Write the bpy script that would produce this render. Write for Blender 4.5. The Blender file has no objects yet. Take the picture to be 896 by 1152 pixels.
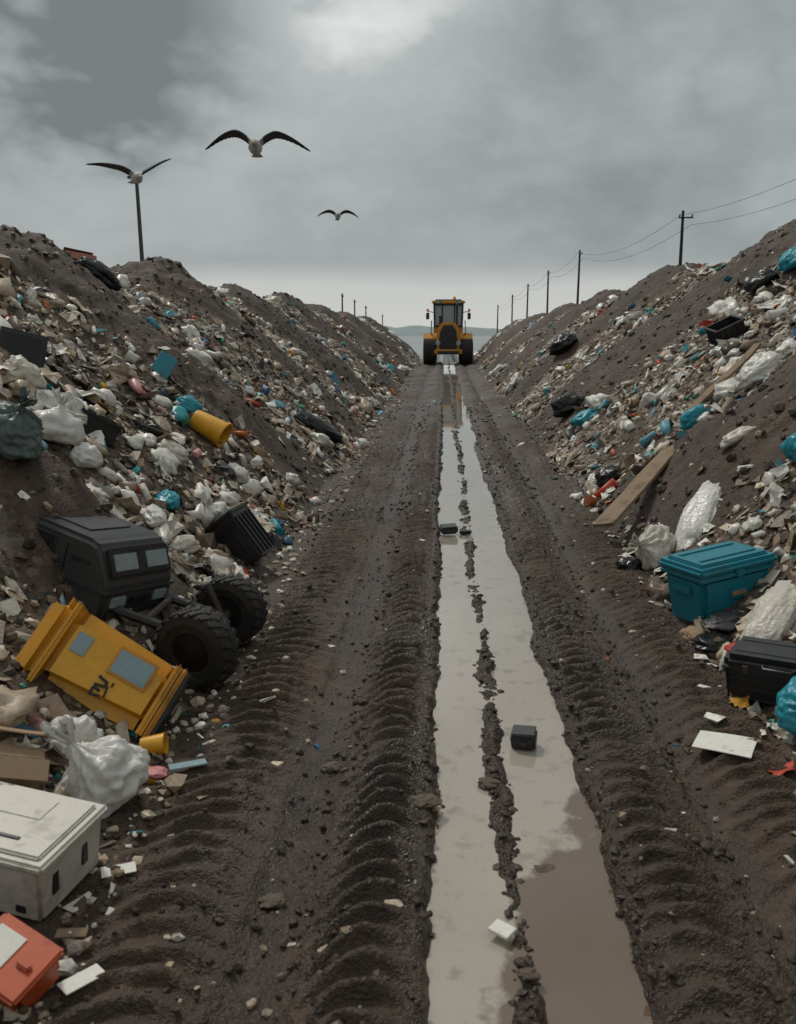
import bpy, bmesh, math, random, time, numpy as np
from mathutils import Vector, Matrix, Euler, noise as mn
T0=time.time()
scene=bpy.context.scene
col=scene.collection
rng=np.random.default_rng(11)
# ------------------------------------------------------------------ noise
def hsh(ix,iy,seed):
    h=(ix.astype(np.int64)*374761393+iy.astype(np.int64)*668265263+seed*974711)&0xffffffff
    h=((h^(h>>13))*1274126177)&0xffffffff
    h=h^(h>>16)
    return (h&0xffff)/65535.0
def vn(x,y,seed=0):
    x=np.asarray(x,float);y=np.asarray(y,float)
    xi=np.floor(x);yi=np.floor(y);fx=x-xi;fy=y-yi
    fx=fx*fx*(3-2*fx);fy=fy*fy*(3-2*fy)
    a=hsh(xi,yi,seed);b=hsh(xi+1,yi,seed);c=hsh(xi,yi+1,seed);d=hsh(xi+1,yi+1,seed)
    return (a*(1-fx)+b*fx)*(1-fy)+(c*(1-fx)+d*fx)*fy
def fbm(x,y,o=4,seed=0):
    s=0;a=.5;t=0
    for i in range(o):
        s=s+a*(vn(x,y,seed+i)-.5)*2;t+=a;a*=.5;x=x*2.03+7.1;y=y*2.03+3.7
    return s/t
def sst(a,b,x):
    t=np.clip((x-a)/(b-a),0,1);return t*t*(3-2*t)
# ------------------------------------------------------------------ terrain
RIB_L=[(4.9,.35),(9.6,.95),(14.6,1.05),(19.5,1.0),(25,1.2),(31,1.3),(38,1.5),(46,1.8),(56,2.0),(68,2.4)]
RIB_R=[(7.6,1.15),(15.0,1.9),(21.5,1.3),(27.5,1.3),(34,1.5),(42,1.7),(52,2.0),(64,2.3)]
def base(y):
    t=np.clip((y-44)/8,0,1)
    return np.where(y<52,-.056*4*t*t,-.056*(np.clip(y,52,180)-48))
def ribs(x,y):
    s=np.abs(x)-1.4
    yy=y+.12*s+.45*fbm(x*.6,y*.6,3,5)+.10*fbm(x*3,y*3,2,8)
    m=np.zeros_like(x+y)
    for L,side in((RIB_L,-1),(RIB_R,1)):
        for c,w in L:
            m=np.maximum(m,np.where(x*side>0,np.exp(-((yy-c)/w)**2),0))
    return m
def footx(x,y):
    return np.where(x<0,1.32,1.52)+.12*fbm(y*.5,x*0+3,3,11)
def H(x,y,detail=True):
    x=np.asarray(x,float)+0*np.asarray(y,float);y=np.asarray(y,float)+0*x
    s=np.abs(x)-footx(x,y)
    hcL=np.interp(y,[0,9,13.5,21,43,80],[2.6,2.38,2.45,2.25,2.05,1.9])
    hcR=np.interp(y,[0,9,15,18,24,42,80],[3.5,3.45,3.2,2.9,2.6,2.0,1.9])
    hc=np.where(x<0,hcL,hcR)
    k=.25
    a=.78*np.maximum(s,0)+.04*sst(-.5,0,s)
    hh=np.clip(.5+.5*(hc-a)/k,0,1)
    r=a*hh+hc*(1-hh)-k*hh*(1-hh)
    w=s-hc/.78
    r=r-.16*np.clip(w-.3,0,14)
    far=sst(300,700,np.maximum(np.abs(x)*6,y))
    r=r*(1-far)
    rb=ribs(x,y)
    bank=sst(0,.9,s)*(1-far)
    r=r+rb*.38*bank+bank*(.16*fbm(x*.9,y*.9,3,21)+.07*fbm(x*4,y*4,3,31))
    z=base(y)+r
    if detail:
        near=1-sst(13,24,y); near=near*sst(-20,-5,y)
        lf=1-sst(13,22,y)
        road=1-sst(-.15,.1,s)
        z=z+road*.014*fbm(x*5,y*5,3,41)+.006*fbm(x*22,y*22,3,47)*near
        z=z+bank*near*rb*.05*fbm(x*9,y*9,4,51)
        wx=x+.018*fbm(x*2,y*.8,2,61)
        for c,hw,amp,ph,hgt in((-.215,.150,.060,0,.070),(-.84,.20,.050,.4,.04),(.765,.165,.060,.7,.070),(1.29,.19,.050,.2,.04)):
            u=(wx-c)/hw
            env=np.exp(-np.abs(u)**2.6)
            sgn=-1 if c<.3 else 1
            yy=y+.085*u*u+.045*sgn*u+.026*fbm(x*3,y*3,2,71)+.012*fbm(x*9,y*9,2,72)
            p=(yy/.112+ph)%1.0
            lug=np.where(p<.28,p/.28,((1-p)/.72))
            lug=lug**1.35
            brk=.55+.45*sst(-.6,.1,fbm(x*3,y*2,3,77))
            z=z+env*(hgt*(.75+.25*fbm(y*.7,x*0,2,79))+amp*brk*(lug-.35)*lf+.012*fbm(x*14,y*14,3,83)*near)
            lip=np.exp(-((np.abs(u)-1.12)/.16)**2)
            z=z+lip*(.014+.020*fbm(x*12,y*7,3,85))*near
        for c in(-.53,1.03):
            u=(wx-c)/.13
            z=z-np.exp(-u**4)*(.016+.004*np.sin(x*230+2*fbm(x*3,y,2,86)))
        # puddle
        xl=-.012+.045*fbm(y*1.3,x*0,3,91)+.025*fbm(y*8,x*4,3,92)
        xr=.560+.06*fbm(y*1.1,x*0+5,3,93)+.030*fbm(y*7,x*4,3,94)-.05*sst(5,12,y)
        m=sst(xl-.03,xl+.03,x)*(1-sst(xr-.03,xr+.03,x))*(y>-10)
        z=z*(1-m)+m*(-.050+.020*fbm(x*6,y*4,4,95))
        cs=.235+.05*fbm(y*.6,x*0,2,96)+.025*fbm(y*3.1,x*0,3,98)
        e=np.exp(-((x-cs)/(.050+.035*fbm(y*2.2,x*0,3,101)))**2)*m
        z=z+e*(.044+.040*fbm(x*9,y*4,4,97)+.020*fbm(x*30,y*30,2,99))
    return z
def trashmask(x,y):
    s=np.abs(x)-footx(x,y)
    rb=ribs(x,y)
    t=sst(-.15,.12,s+.15*fbm(x*3,y*3,2,111))*(1-sst(.32,.56,rb+.13*fbm(x*2.2,y*2.2,3,113)))
    patch=sst(-.50,-.12,fbm(x*.9,y*.9,3,117))
    return t*(.22+.78*patch)
def H1(x,y): return float(H(np.array([x]),np.array([y]))[0])
def new_mesh(name,V,F,smooth=None,mats=(),colr=None):
    me=bpy.data.meshes.new(name)
    V=np.asarray(V,np.float32);F=np.asarray(F,np.int32);k=F.shape[1]
    me.vertices.add(len(V));me.vertices.foreach_set('co',V.ravel())
    me.loops.add(F.size);me.loops.foreach_set('vertex_index',F.ravel())
    me.polygons.add(len(F));me.polygons.foreach_set('loop_start',np.arange(0,F.size,k,dtype=np.int32))
    try: me.polygons.foreach_set('loop_total',np.full(len(F),k,np.int32))
    except Exception: pass
    if smooth is not None: me.polygons.foreach_set('use_smooth',np.broadcast_to(np.asarray(smooth,bool),(len(F),)).copy())
    for m in mats: me.materials.append(m)
    if colr is not None:
        a=me.color_attributes.new('Col','FLOAT_COLOR','POINT');a.data.foreach_set('color',np.asarray(colr,np.float32).ravel())
    me.update(calc_edges=True);me.validate()
    ob=bpy.data.objects.new(name,me)
    col.objects.link(ob)
    return ob
# ------------------------------------------------------------------ materials
def nt_new(name):
    m=bpy.data.materials.new(name);m.use_nodes=True
    nt=m.node_tree;b=nt.nodes['Principled BSDF'];return m,nt,b
def N(nt,t,**k):
    n=nt.nodes.new(t)
    for a,v in k.items(): setattr(n,a,v)
    return n
def ramp(nt,fac,stops):
    r=nt.nodes.new('ShaderNodeValToRGB');e=r.color_ramp.elements
    e[0].position,e[0].color=stops[0][0],(*stops[0][1],1)
    e[1].position,e[1].color=stops[1][0],(*stops[1][1],1)
    for p,c in stops[2:]:
        q=e.new(p);q.color=(*c,1)
    nt.links.new(fac,r.inputs[0]);return r.outputs[0]
def mixc(nt,f,a,b,mode='MIX'):
    n=nt.nodes.new('ShaderNodeMix');n.data_type='RGBA';n.blend_type=mode
    for s,v in((0,f),(6,a),(7,b)):
        if isinstance(v,(int,float)): n.inputs[s].default_value=v
        elif isinstance(v,tuple): n.inputs[s].default_value=(*v,1) if len(v)==3 else v
        else: nt.links.new(v,n.inputs[s])
    return n.outputs[2]
def math_(nt,op,a,b=None,c=None,clamp=False):
    n=nt.nodes.new('ShaderNodeMath');n.operation=op;n.use_clamp=clamp
    for i,v in enumerate((a,b,c)):
        if v is None: continue
        if isinstance(v,(int,float)): n.inputs[i].default_value=v
        else: nt.links.new(v,n.inputs[i])
    return n.outputs[0]
def noise(nt,vec,scale,detail=4,rough=.55):
    n=N(nt,'ShaderNodeTexNoise');n.inputs['Scale'].default_value=scale;n.inputs['Detail'].default_value=detail;n.inputs['Roughness'].default_value=rough
    if vec is not None: nt.links.new(vec,n.inputs['Vector'])
    return n.outputs['Fac']
def bump(nt,b,h,strength=.5,dist=.01,prev=None):
    n=N(nt,'ShaderNodeBump');n.inputs['Strength'].default_value=strength;n.inputs['Distance'].default_value=dist
    nt.links.new(h,n.inputs['Height'])
    if prev is not None: nt.links.new(prev,n.inputs['Normal'])
    nt.links.new(n.outputs[0],b.inputs['Normal']);return n.outputs[0]
MUD=(.062,.043,.031)
def paint(name,c,rough=.45,dirt=.35,scale=6,bmp=.15,metal=0,mud=MUD,poly=False):
    """weathered plastic / painted surface: tone variation, mud film, scuffs"""
    m,nt,b=nt_new(name)
    tc=N(nt,'ShaderNodeTexCoord').outputs['Object']
    n1=noise(nt,tc,scale,4,.62);n2=noise(nt,tc,scale*6,3,.7)
    if poly: base_=mixc(nt,n1,tuple(v*.86 for v in c),tuple(min(1,v*1.08) for v in c))
    else: base_=mixc(nt,n2,tuple(v*.78 for v in c),tuple(min(1,v*1.14) for v in c))
    f=math_(nt,'ADD',math_(nt,'MULTIPLY',n1,.7),math_(nt,'MULTIPLY',n2,.3))
    mr=N(nt,'ShaderNodeMapRange');mr.inputs[1].default_value=.63-dirt*.35;mr.inputs[2].default_value=.80-dirt*.2
    mr.inputs[3].default_value=0;mr.inputs[4].default_value=.8;nt.links.new(f,mr.inputs[0])
    cc=mixc(nt,mr.outputs[0],base_,mud)
    nt.links.new(cc,b.inputs['Base Color'])
    r=math_(nt,'ADD',math_(nt,'MULTIPLY',n2,.3),rough-.12,clamp=True)
    r=math_(nt,'ADD',r,math_(nt,'MULTIPLY',mr.outputs[0],.3),clamp=True)
    nt.links.new(r,b.inputs['Roughness'])
    b.inputs['Metallic'].default_value=metal
    if poly:
        g=N(nt,'ShaderNodeNewGeometry').outputs['Position']
        a1=noise(nt,g,13,2,.5)
        r1=math_(nt,'ABSOLUTE',math_(nt,'SUBTRACT',a1,.5))
        bump(nt,b,r1,.5,.045)
        # thin film lets some light through
        tr=N(nt,'ShaderNodeBsdfTranslucent');nt.links.new(cc,tr.inputs[0])
        mx=N(nt,'ShaderNodeMixShader');mx.inputs[0].default_value=.22
        nt.links.new(b.outputs[0],mx.inputs[1]);nt.links.new(tr.outputs[0],mx.inputs[2])
        nt.links.new(mx.outputs[0],nt.nodes['Material Output'].inputs[0])
    else: bump(nt,b,f,bmp,.01)
    return m
def soil_material():
    m,nt,b=nt_new('wet_soil_and_refuse')
    geo=N(nt,'ShaderNodeNewGeometry').outputs['Position']
    at=N(nt,'ShaderNodeAttribute',attribute_name='Col')
    sp=N(nt,'ShaderNodeSeparateColor');nt.links.new(at.outputs['Color'],sp.inputs[0])
    trash,wet,haze_tint=sp.outputs[0],sp.outputs[1],sp.outputs[2]
    n1=noise(nt,geo,.9,3);n2=noise(nt,geo,10,5,.68);n3=noise(nt,geo,75,2,.7)
    f=math_(nt,'ADD',math_(nt,'MULTIPLY',n1,.4),math_(nt,'MULTIPLY',n2,.6))
    soil=ramp(nt,f,[(.30,(.024,.015,.0095)),(.5,(.074,.047,.031)),(.68,(.165,.110,.075))])
    soil=mixc(nt,math_(nt,'MULTIPLY',n3,.45),soil,(.036,.023,.015))
    def vor(scale,seed):
        mp=N(nt,'ShaderNodeMapping');mp.inputs['Location'].default_value=(seed,seed*2,seed*.3);mp.inputs['Scale'].default_value=(1,.75,1)
        nt.links.new(geo,mp.inputs[0])
        w=N(nt,'ShaderNodeTexVoronoi');w.inputs['Scale'].default_value=scale;w.inputs['Randomness'].default_value=1
        nt.links.new(mp.outputs[0],w.inputs['Vector'])
        return w
    def pal(w):
        s=N(nt,'ShaderNodeSeparateColor');nt.links.new(w.outputs['Color'],s.inputs[0])
        r=nt.nodes.new('ShaderNodeValToRGB');r.color_ramp.interpolation='CONSTANT'
        e=r.color_ramp.elements
        P=[(0,(.05,.036,.026)),(.22,(.15,.108,.078)),(.38,(.26,.20,.15)),(.52,(.42,.345,.27)),(.66,(.56,.49,.41)),(.8,(.09,.07,.055)),(.87,(.68,.63,.56)),(.95,(.16,.2,.2)),(.98,(.3,.2,.12))]
        e[0].position,e[0].color=P[0][0],(*P[0][1],1);e[1].position,e[1].color=P[1][0],(*P[1][1],1)
        for p,c in P[2:]:
            q=e.new(p);q.color=(*c,1)
        nt.links.new(s.outputs[0],r.inputs[0]);return r.outputs[0],s.outputs[1]
    v1=vor(11,1.3);v2=vor(27,4.1)
    c1,_=pal(v1);c2,sel=pal(v2)
    tr=mixc(nt,math_(nt,'GREATER_THAN',sel,.4),c1,c2)
    tr=mixc(nt,math_(nt,'MULTIPLY',n2,.7),tr,soil)
    c=mixc(nt,trash,soil,tr)
    c=mixc(nt,wet,c,mixc(nt,.55,c,(.020,.012,.008)))
    c=mixc(nt,haze_tint,c,(.30,.335,.34))  # aerial haze painted into the base colour of the far ground
    nt.links.new(c,b.inputs['Base Color'])
    r=math_(nt,'SUBTRACT',math_(nt,'ADD',.60,math_(nt,'MULTIPLY',n2,.42)),math_(nt,'MULTIPLY',wet,.52),clamp=True)
    nt.links.new(r,b.inputs['Roughness'])
    b.inputs['Specular IOR Level'].default_value=.5
    h=math_(nt,'ADD',n2,math_(nt,'MULTIPLY',n3,.40))
    bump(nt,b,h,.9,.042)
    return m
# ------------------------------------------------------------------ ground mesh
def ground():
    def cols():
        c=list(np.arange(-1.55,1.75,.0135))
        def grow(start,sgn):
            o=[];x=start;st=.02
            while abs(x)<3000:
                x+=sgn*st;o.append(x)
                st=.045 if abs(x)<6.5 else st*1.12
                if abs(x)<2.2: st=.03
            return o
        return np.array(sorted(grow(c[0],-1)+c+grow(c[-1],1)))
    ys=[];y=-40.
    while y<1.5: ys.append(y);y+=max(.02,(1.5-y)*.12)
    y=1.5
    while y<60: ys.append(y);y+=max(.0105,.0030*y)
    st=.3
    while y<3500: ys.append(y);y+=st;st*=1.06
    xs=cols();ys=np.array(ys)
    X,Y=np.meshgrid(xs,ys);Z=H(X,Y)
    tm=trashmask(X,Y)*(Y<200)*(.22+.78*sst(6,16,Y))
    s=np.abs(X)-footx(X,Y)
    wet=(1-sst(-.1,.5,s))*(.40+.55*fbm(X*1.5,Y*1.0,3,201))+.5*(1-sst(.0,.1,np.abs(X-.265)-.32))
    wet=np.clip(wet+.5*sst(.02,-.03,Z)*(np.abs(X)<1.5)+.25*ribs(X,Y)*(s>.2),0,1)
    hz=sst(90,300,np.maximum(Y,np.abs(X)*2.5))  # mask for the painted haze, growing with distance
    n,mm=X.shape
    idx=np.arange(n*mm).reshape(n,mm)
    F=np.stack([idx[:-1,:-1],idx[:-1,1:],idx[1:,1:],idx[1:,:-1]],-1).reshape(-1,4)
    V=np.stack([X,Y,Z],-1).reshape(-1,3)
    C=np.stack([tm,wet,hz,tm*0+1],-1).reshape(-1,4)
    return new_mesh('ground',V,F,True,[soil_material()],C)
ground()
# ------------------------------------------------------------------ water
def water():
    m,nt,b=nt_new('muddy_water')
    geo=N(nt,'ShaderNodeNewGeometry').outputs['Position']
    sp=N(nt,'ShaderNodeSeparateXYZ');nt.links.new(geo,sp.inputs[0])
    n1=noise(nt,geo,2.2,5,.6);n3=noise(nt,geo,7,5,.65)
    t=math_(nt,'SUBTRACT',math_(nt,'ADD',math_(nt,'MULTIPLY',sp.outputs[0],1.5),math_(nt,'MULTIPLY',n1,.9)),math_(nt,'MULTIPLY',sp.outputs[1],.52))
    silt=ramp(nt,math_(nt,'ADD',t,.92),[(.46,(0,0,0)),(.51,(1,1,1))])
    c=mixc(nt,n1,(.33,.285,.235),(.44,.39,.335))
    cl=ramp(nt,n3,[(.56,(0,0,0)),(.66,(.55,.55,.55))])
    c=mixc(nt,cl,c,(.20,.15,.11))
    c=mixc(nt,silt,c,(.145,.10,.07))
    nt.links.new(c,b.inputs['Base Color'])
    b.inputs['Roughness'].default_value=.05;b.inputs['IOR'].default_value=1.6
    b.inputs['Coat Weight'].default_value=.6;b.inputs['Coat Roughness'].default_value=.02
    bump(nt,b,n1,.08,.01)
    ys=np.arange(-9,44.5,.5);xs=np.array([-.2,.0,.25,.5,.75])
    X,Y=np.meshgrid(xs,ys);Z=X*0-.017
    idx=np.arange(X.size).reshape(X.shape)
    F=np.stack([idx[:-1,:-1],idx[:-1,1:],idx[1:,1:],idx[1:,:-1]],-1).reshape(-1,4)
    new_mesh('puddle_water',np.stack([X,Y,Z],-1).reshape(-1,3),F,True,[m])
water()
# ------------------------------------------------------------------ mesh builder
def T(x,y,z): return Matrix.Translation((x,y,z))
def R(x=0,y=0,z=0): return Euler((math.radians(x),math.radians(y),math.radians(z))).to_matrix().to_4x4()
class MB:
    def __init__(s): s.bm=bmesh.new();s.mats=[]
    def _add(s,b2,M,mat,smooth=False):
        if mat not in s.mats: s.mats.append(mat)
        k=s.mats.index(mat)
        b2.transform(M)
        for f in b2.faces: f.material_index=k
        me=bpy.data.meshes.new('t');b2.to_mesh(me);b2.free();s.bm.from_mesh(me);bpy.data.meshes.remove(me)
    def box(s,size,mat,M=Matrix(),bev=.01,taper=1,segs=2,dent=0,sub=0,seed=0):
        b=bmesh.new();bmesh.ops.create_cube(b,size=1)
        for v in b.verts:
            t=taper if v.co.z<0 else 1
            v.co=Vector((v.co.x*size[0]*t,v.co.y*size[1]*t,v.co.z*size[2]))
        if sub: bmesh.ops.subdivide_edges(b,edges=b.edges[:],cuts=sub,use_grid_fill=True)
        if bev>0:
            ed=[e for e in b.edges if len(e.link_faces)==2 and e.calc_face_angle(0)>.5]
            bmesh.ops.bevel(b,geom=ed,offset=bev,segments=segs,affect='EDGES',clamp_overlap=True)
        if dent:
            for v in b.verts:
                v.co+=mn.noise_vector(v.co*4+Vector((seed,0,0)))*dent
        s._add(b,M,mat)
    def cyl(s,r1,r2,h,mat,M=Matrix(),seg=20):
        b=bmesh.new();bmesh.ops.create_cone(b,cap_ends=True,segments=seg,radius1=r1,radius2=r2,depth=h)
        s._add(b,M,mat)
    def lathe(s,prof,mat,M=Matrix(),seg=32):
        b=bmesh.new();rings=[]
        for r,z in prof: rings.append([b.verts.new((r*math.cos(2*math.pi*i/seg),r*math.sin(2*math.pi*i/seg),z)) for i in range(seg)])
        for a,c in zip(rings,rings[1:]):
            for i in range(seg): b.faces.new((a[i],a[(i+1)%seg],c[(i+1)%seg],c[i]))
        for k in(0,-1):
            if prof[k][0]>1e-4: b.faces.new(rings[k])
        bmesh.ops.recalc_face_normals(b,faces=b.faces[:])
        s._add(b,M,mat)
    def prism(s,poly,depth,mat,M=Matrix(),bev=0,segs=2):
        b=bmesh.new();A=[b.verts.new((x,-depth/2,z)) for x,z in poly];B=[b.verts.new((x,depth/2,z)) for x,z in poly]
        n=len(poly);b.faces.new(A);b.faces.new(B[::-1])
        for i in range(n): b.faces.new((A[i],B[i],B[(i+1)%n],A[(i+1)%n]))
        bmesh.ops.recalc_face_normals(b,faces=b.faces[:])
        if bev: bmesh.ops.bevel(b,geom=b.edges[:],offset=bev,segments=segs,affect='EDGES',clamp_overlap=True)
        s._add(b,M,mat)
    def tube(s,pts,r,mat,M=Matrix(),seg=8):
        b=bmesh.new();rings=[]
        P=[Vector(p) for p in pts]
        for i,p in enumerate(P):
            d=(P[min(i+1,len(P)-1)]-P[max(i-1,0)]).normalized()
            u=d.cross(Vector((0,0,1)));u=u.normalized() if u.length>.05 else Vector((1,0,0))
            w=d.cross(u)
            rings.append([b.verts.new(p+(u*math.cos(2*math.pi*k/seg)+w*math.sin(2*math.pi*k/seg))*r) for k in range(seg)])
        for a,c in zip(rings,rings[1:]):
            for k in range(seg): b.faces.new((a[k],a[(k+1)%seg],c[(k+1)%seg],c[k]))
        b.faces.new(rings[0]);b.faces.new(rings[-1])
        bmesh.ops.recalc_face_normals(b,faces=b.faces[:])
        s._add(b,M,mat)
    def done(s,name,M=Matrix(),parent=None,ang=.62):
        for f in s.bm.faces: f.smooth=True
        for e in s.bm.edges:
            if len(e.link_faces)!=2 or e.calc_face_angle(0)>ang: e.smooth=False
        me=bpy.data.meshes.new(name);s.bm.to_mesh(me);s.bm.free()
        for m in s.mats: me.materials.append(m)
        ob=bpy.data.objects.new(name,me);col.objects.link(ob)
        if parent is not None: ob.parent=parent;ob.matrix_local=M
        else: ob.matrix_world=M
        return ob
def empty(name,M):
    e=bpy.data.objects.new(name,None);col.objects.link(e);e.matrix_world=M;e.empty_display_size=.2;return e
def basis(o,z,y):
    z=Vector(z).normalized();y=Vector(y);y=(y-z*y.dot(z)).normalized();x=y.cross(z)
    m=Matrix((x,y,z)).transposed().to_4x4();m.translation=o;return m
# materials
M_yel=paint('yellow_plastic',(.74,.37,.02),.33,.30,4)
M_yelD=paint('yellow_paint',(.60,.27,.025),.45,.3,3)
M_or=paint('orange_plastic',(.50,.085,.022),.42,.28)
M_wht=paint('white_plastic',(.60,.57,.50),.45,.36,5)
M_whtbag=paint('white_polythene',(.84,.82,.78),.30,.10,5,poly=True)
M_crbag=paint('cream_polythene',(.70,.65,.57),.38,.20,5,poly=True)
M_grbag=paint('grey_green_polythene',(.12,.16,.15),.35,.2,5,poly=True)
M_blk=paint('black_plastic',(.018,.019,.021),.36,.3,6)
M_blkbag=paint('black_polythene',(.012,.012,.014),.25,.12,8,poly=True)
M_dgr=paint('dark_grey_plastic',(.042,.044,.045),.45,.28,4)
M_rub=paint('tyre_rubber',(.018,.017,.017),.7,.42,7)
M_teal=paint('teal_plastic',(.012,.20,.27),.36,.25,5)
M_teald=paint('teal_polythene',(.03,.34,.44),.32,.12,6,poly=True)
M_blubag=paint('pale_blue_polythene',(.28,.50,.60),.35,.12,6,poly=True)
M_label=paint('grey_label',(.26,.36,.40),.3,.2,9)
M_ink=paint('black_print',(.012,.012,.012),.5,.1,20)
M_glass=paint('dusty_glass',(.30,.36,.38),.15,.2,9)
M_card=paint('cardboard',(.34,.235,.145),.8,.3,7)
M_wood=paint('weathered_board',(.25,.175,.11),.8,.42,5)
M_woodp=paint('pole_wood',(.035,.03,.026),.85,.2,5)
M_paper=paint('paper',(.76,.74,.68),.8,.15,9)
M_red=paint('red_plastic',(.42,.03,.02),.45,.25)
M_pink=paint('pink_plastic',(.55,.2,.22),.5,.2)
M_steel=paint('rusty_steel',(.13,.1,.085),.5,.5,8,metal=.6)
M_rock=paint('stone',(.11,.085,.065),.8,.3,12,.5)
M_brick=paint('brick',(.22,.08,.05),.9,.3,12,.3)
M_lamp=paint('amber_lens',(.8,.3,.03),.2,.1)
# ------------------------------------------------------------------ litter (one merged object)
def ico(sub):
    b=bmesh.new();bmesh.ops.create_icosphere(b,subdivisions=sub,radius=1)
    V=np.array([v.co[:] for v in b.verts]);F=np.array([[v.index for v in f.verts] for f in b.faces]);b.free();return V,F
def crumple(sub,amp,freq,seed,flat=1.0):
    V,F=ico(sub);o=[]
    for v in V:
        p=Vector(v);n=mn.noise(p*freq+Vector((seed*3.1,0,seed)))+.5*mn.noise(p*freq*2.3+Vector((0,seed,0)))
        r=1-abs(mn.noise(p*freq*1.7+Vector((seed,seed,1))))*amp*1.2
        o.append(p*(1+amp*n)*r)
    V=np.array([q[:] for q in o]);V[:,2]*=flat;return V,F
def tri(F):
    o=[]
    for f in F:
        for i in range(1,len(f)-1): o.append((f[0],f[i],f[i+1]))
    return np.array(o)
def boxs(sx,sy,sz,j=0,seed=0):
    r=np.random.default_rng(seed)
    V=np.array([(x,y,z) for x in(-1,1) for y in(-1,1) for z in(-1,1)],float)*[sx,sy,sz]+r.normal(0,j,(8,3))
    F=tri([(0,1,3,2),(4,6,7,5),(0,4,5,1),(2,3,7,6),(0,2,6,4),(1,5,7,3)]);return V,F
def sheet(seed,sx=1,sy=.7,curl=.25):
    n=5;V=[];r=np.random.default_rng(seed);ph=r.uniform(0,6)
    jx=r.normal(0,.10,(n,n));jy=r.normal(0,.10,(n,n));jz=r.normal(0,.09,(n,n))
    for k in(0,1):
        for i in range(n):
            for j in range(n):
                x=(i/(n-1)*2-1)*sx+jx[i,j];y=(j/(n-1)*2-1)*sy+jy[i,j]
                V.append((x,y,curl*math.sin(x*2+ph)*math.cos(y*1.5+ph)+jz[i,j]+.03*k))
    F=[]
    for k in(0,1):
        for i in range(n-1):
            for j in range(n-1):
                a=k*n*n+i*n+j;q=(a,a+1,a+n+1,a+n);F.append(q if k==0 else q[::-1])
    ring=[i for i in range(n)]+[i*n+n-1 for i in range(1,n)]+[(n-1)*n+j for j in range(n-2,-1,-1)]+[i*n for i in range(n-2,0,-1)]
    for a,b in zip(ring,ring[1:]+ring[:1]): F.append((b,a,a+n*n,b+n*n))
    return np.array(V),tri(F)
def lat(prof,seg=10):
    V=[];F=[]
    for r,z in prof:
        for i in range(seg): V.append((r*math.cos(2*math.pi*i/seg),z,r*math.sin(2*math.pi*i/seg)))
    for k in range(len(prof)-1):
        for i in range(seg):
            a=k*seg+i;b_=k*seg+(i+1)%seg;F.append((a,a+seg,b_+seg,b_))
    F.append(tuple(range(seg)));F.append(tuple(range((len(prof)-1)*seg,len(prof)*seg))[::-1])
    return np.array(V),tri(F)
SH={'stone':[crumple(1,.35,1.2,i,.65) for i in range(5)],
    'shard':[boxs(1,.6,.1,.18,i) for i in range(7)]+[boxs(1.2,.28,.08,.12,i+30) for i in range(3)],
    'chunk':[boxs(.8,.6,.5,.16,i+9) for i in range(6)],
    'blob':[crumple(2,.55,1.5,i+20,.55) for i in range(8)],
    'bag':[crumple(3,.5,1.35,i+40,.58) for i in range(9)],
    'sheet':[sheet(i,1,.7,.25) for i in range(4)]+[sheet(i+5,1,.4,.35) for i in range(3)],
    'bottle':[lat([(.2,-1),(.32,-.93),(.30,-.2),(.33,.3),(.12,.7),(.13,.95)]),lat([(.5,-.7),(.52,-.6),(.48,.0),(.55,.6),(.5,.65)]),lat([(.34,-1),(.5,1),(.46,1)])]}
CREAM=[(.44,.35,.255),(.56,.48,.375),(.33,.245,.17),(.20,.14,.095),(.66,.60,.51),(.76,.73,.67),(.12,.082,.056),(.07,.048,.035),(.48,.37,.26),(.26,.23,.20),(.60,.50,.38)]
CW=np.array([.13,.11,.13,.12,.10,.07,.10,.08,.08,.04,.04]);CW/=CW.sum()
BR=[(.02,.28,.37),(.12,.36,.46),(.04,.13,.24),(.70,.36,.03),(.52,.06,.03),(.60,.17,.04),(.015,.015,.017),(.03,.03,.033),(.3,.45,.5),(.03,.26,.17),(.6,.3,.3),(.02,.30,.36)]
EXC=np.array([(-2.0,4.3,.50),(-1.62,3.62,.42),(-1.45,2.5,.36),(1.66,5.1,.36),(1.6,4.0,.32),(-1.28,2.95,.22),(1.9,6.4,.32),(1.6,6.4,.2),(1.78,4.55,.25),(1.6,7.4,.35),(2.0,8.0,.3),(-2.2,7.95,.22),(-1.42,6.15,.24),(-1.2,4.1,.3),(-1.2,4.7,.25),(-2.5,5.6,.25),(-2.3,4.5,.22),(-3.25,6.5,.25)])
def excl(P,f):
    d=np.hypot(P[:,None,0]-EXC[None,:,0],P[:,None,1]-EXC[None,:,1])-EXC[None,:,2]*f
    return P[d.min(1)>0]
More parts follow.
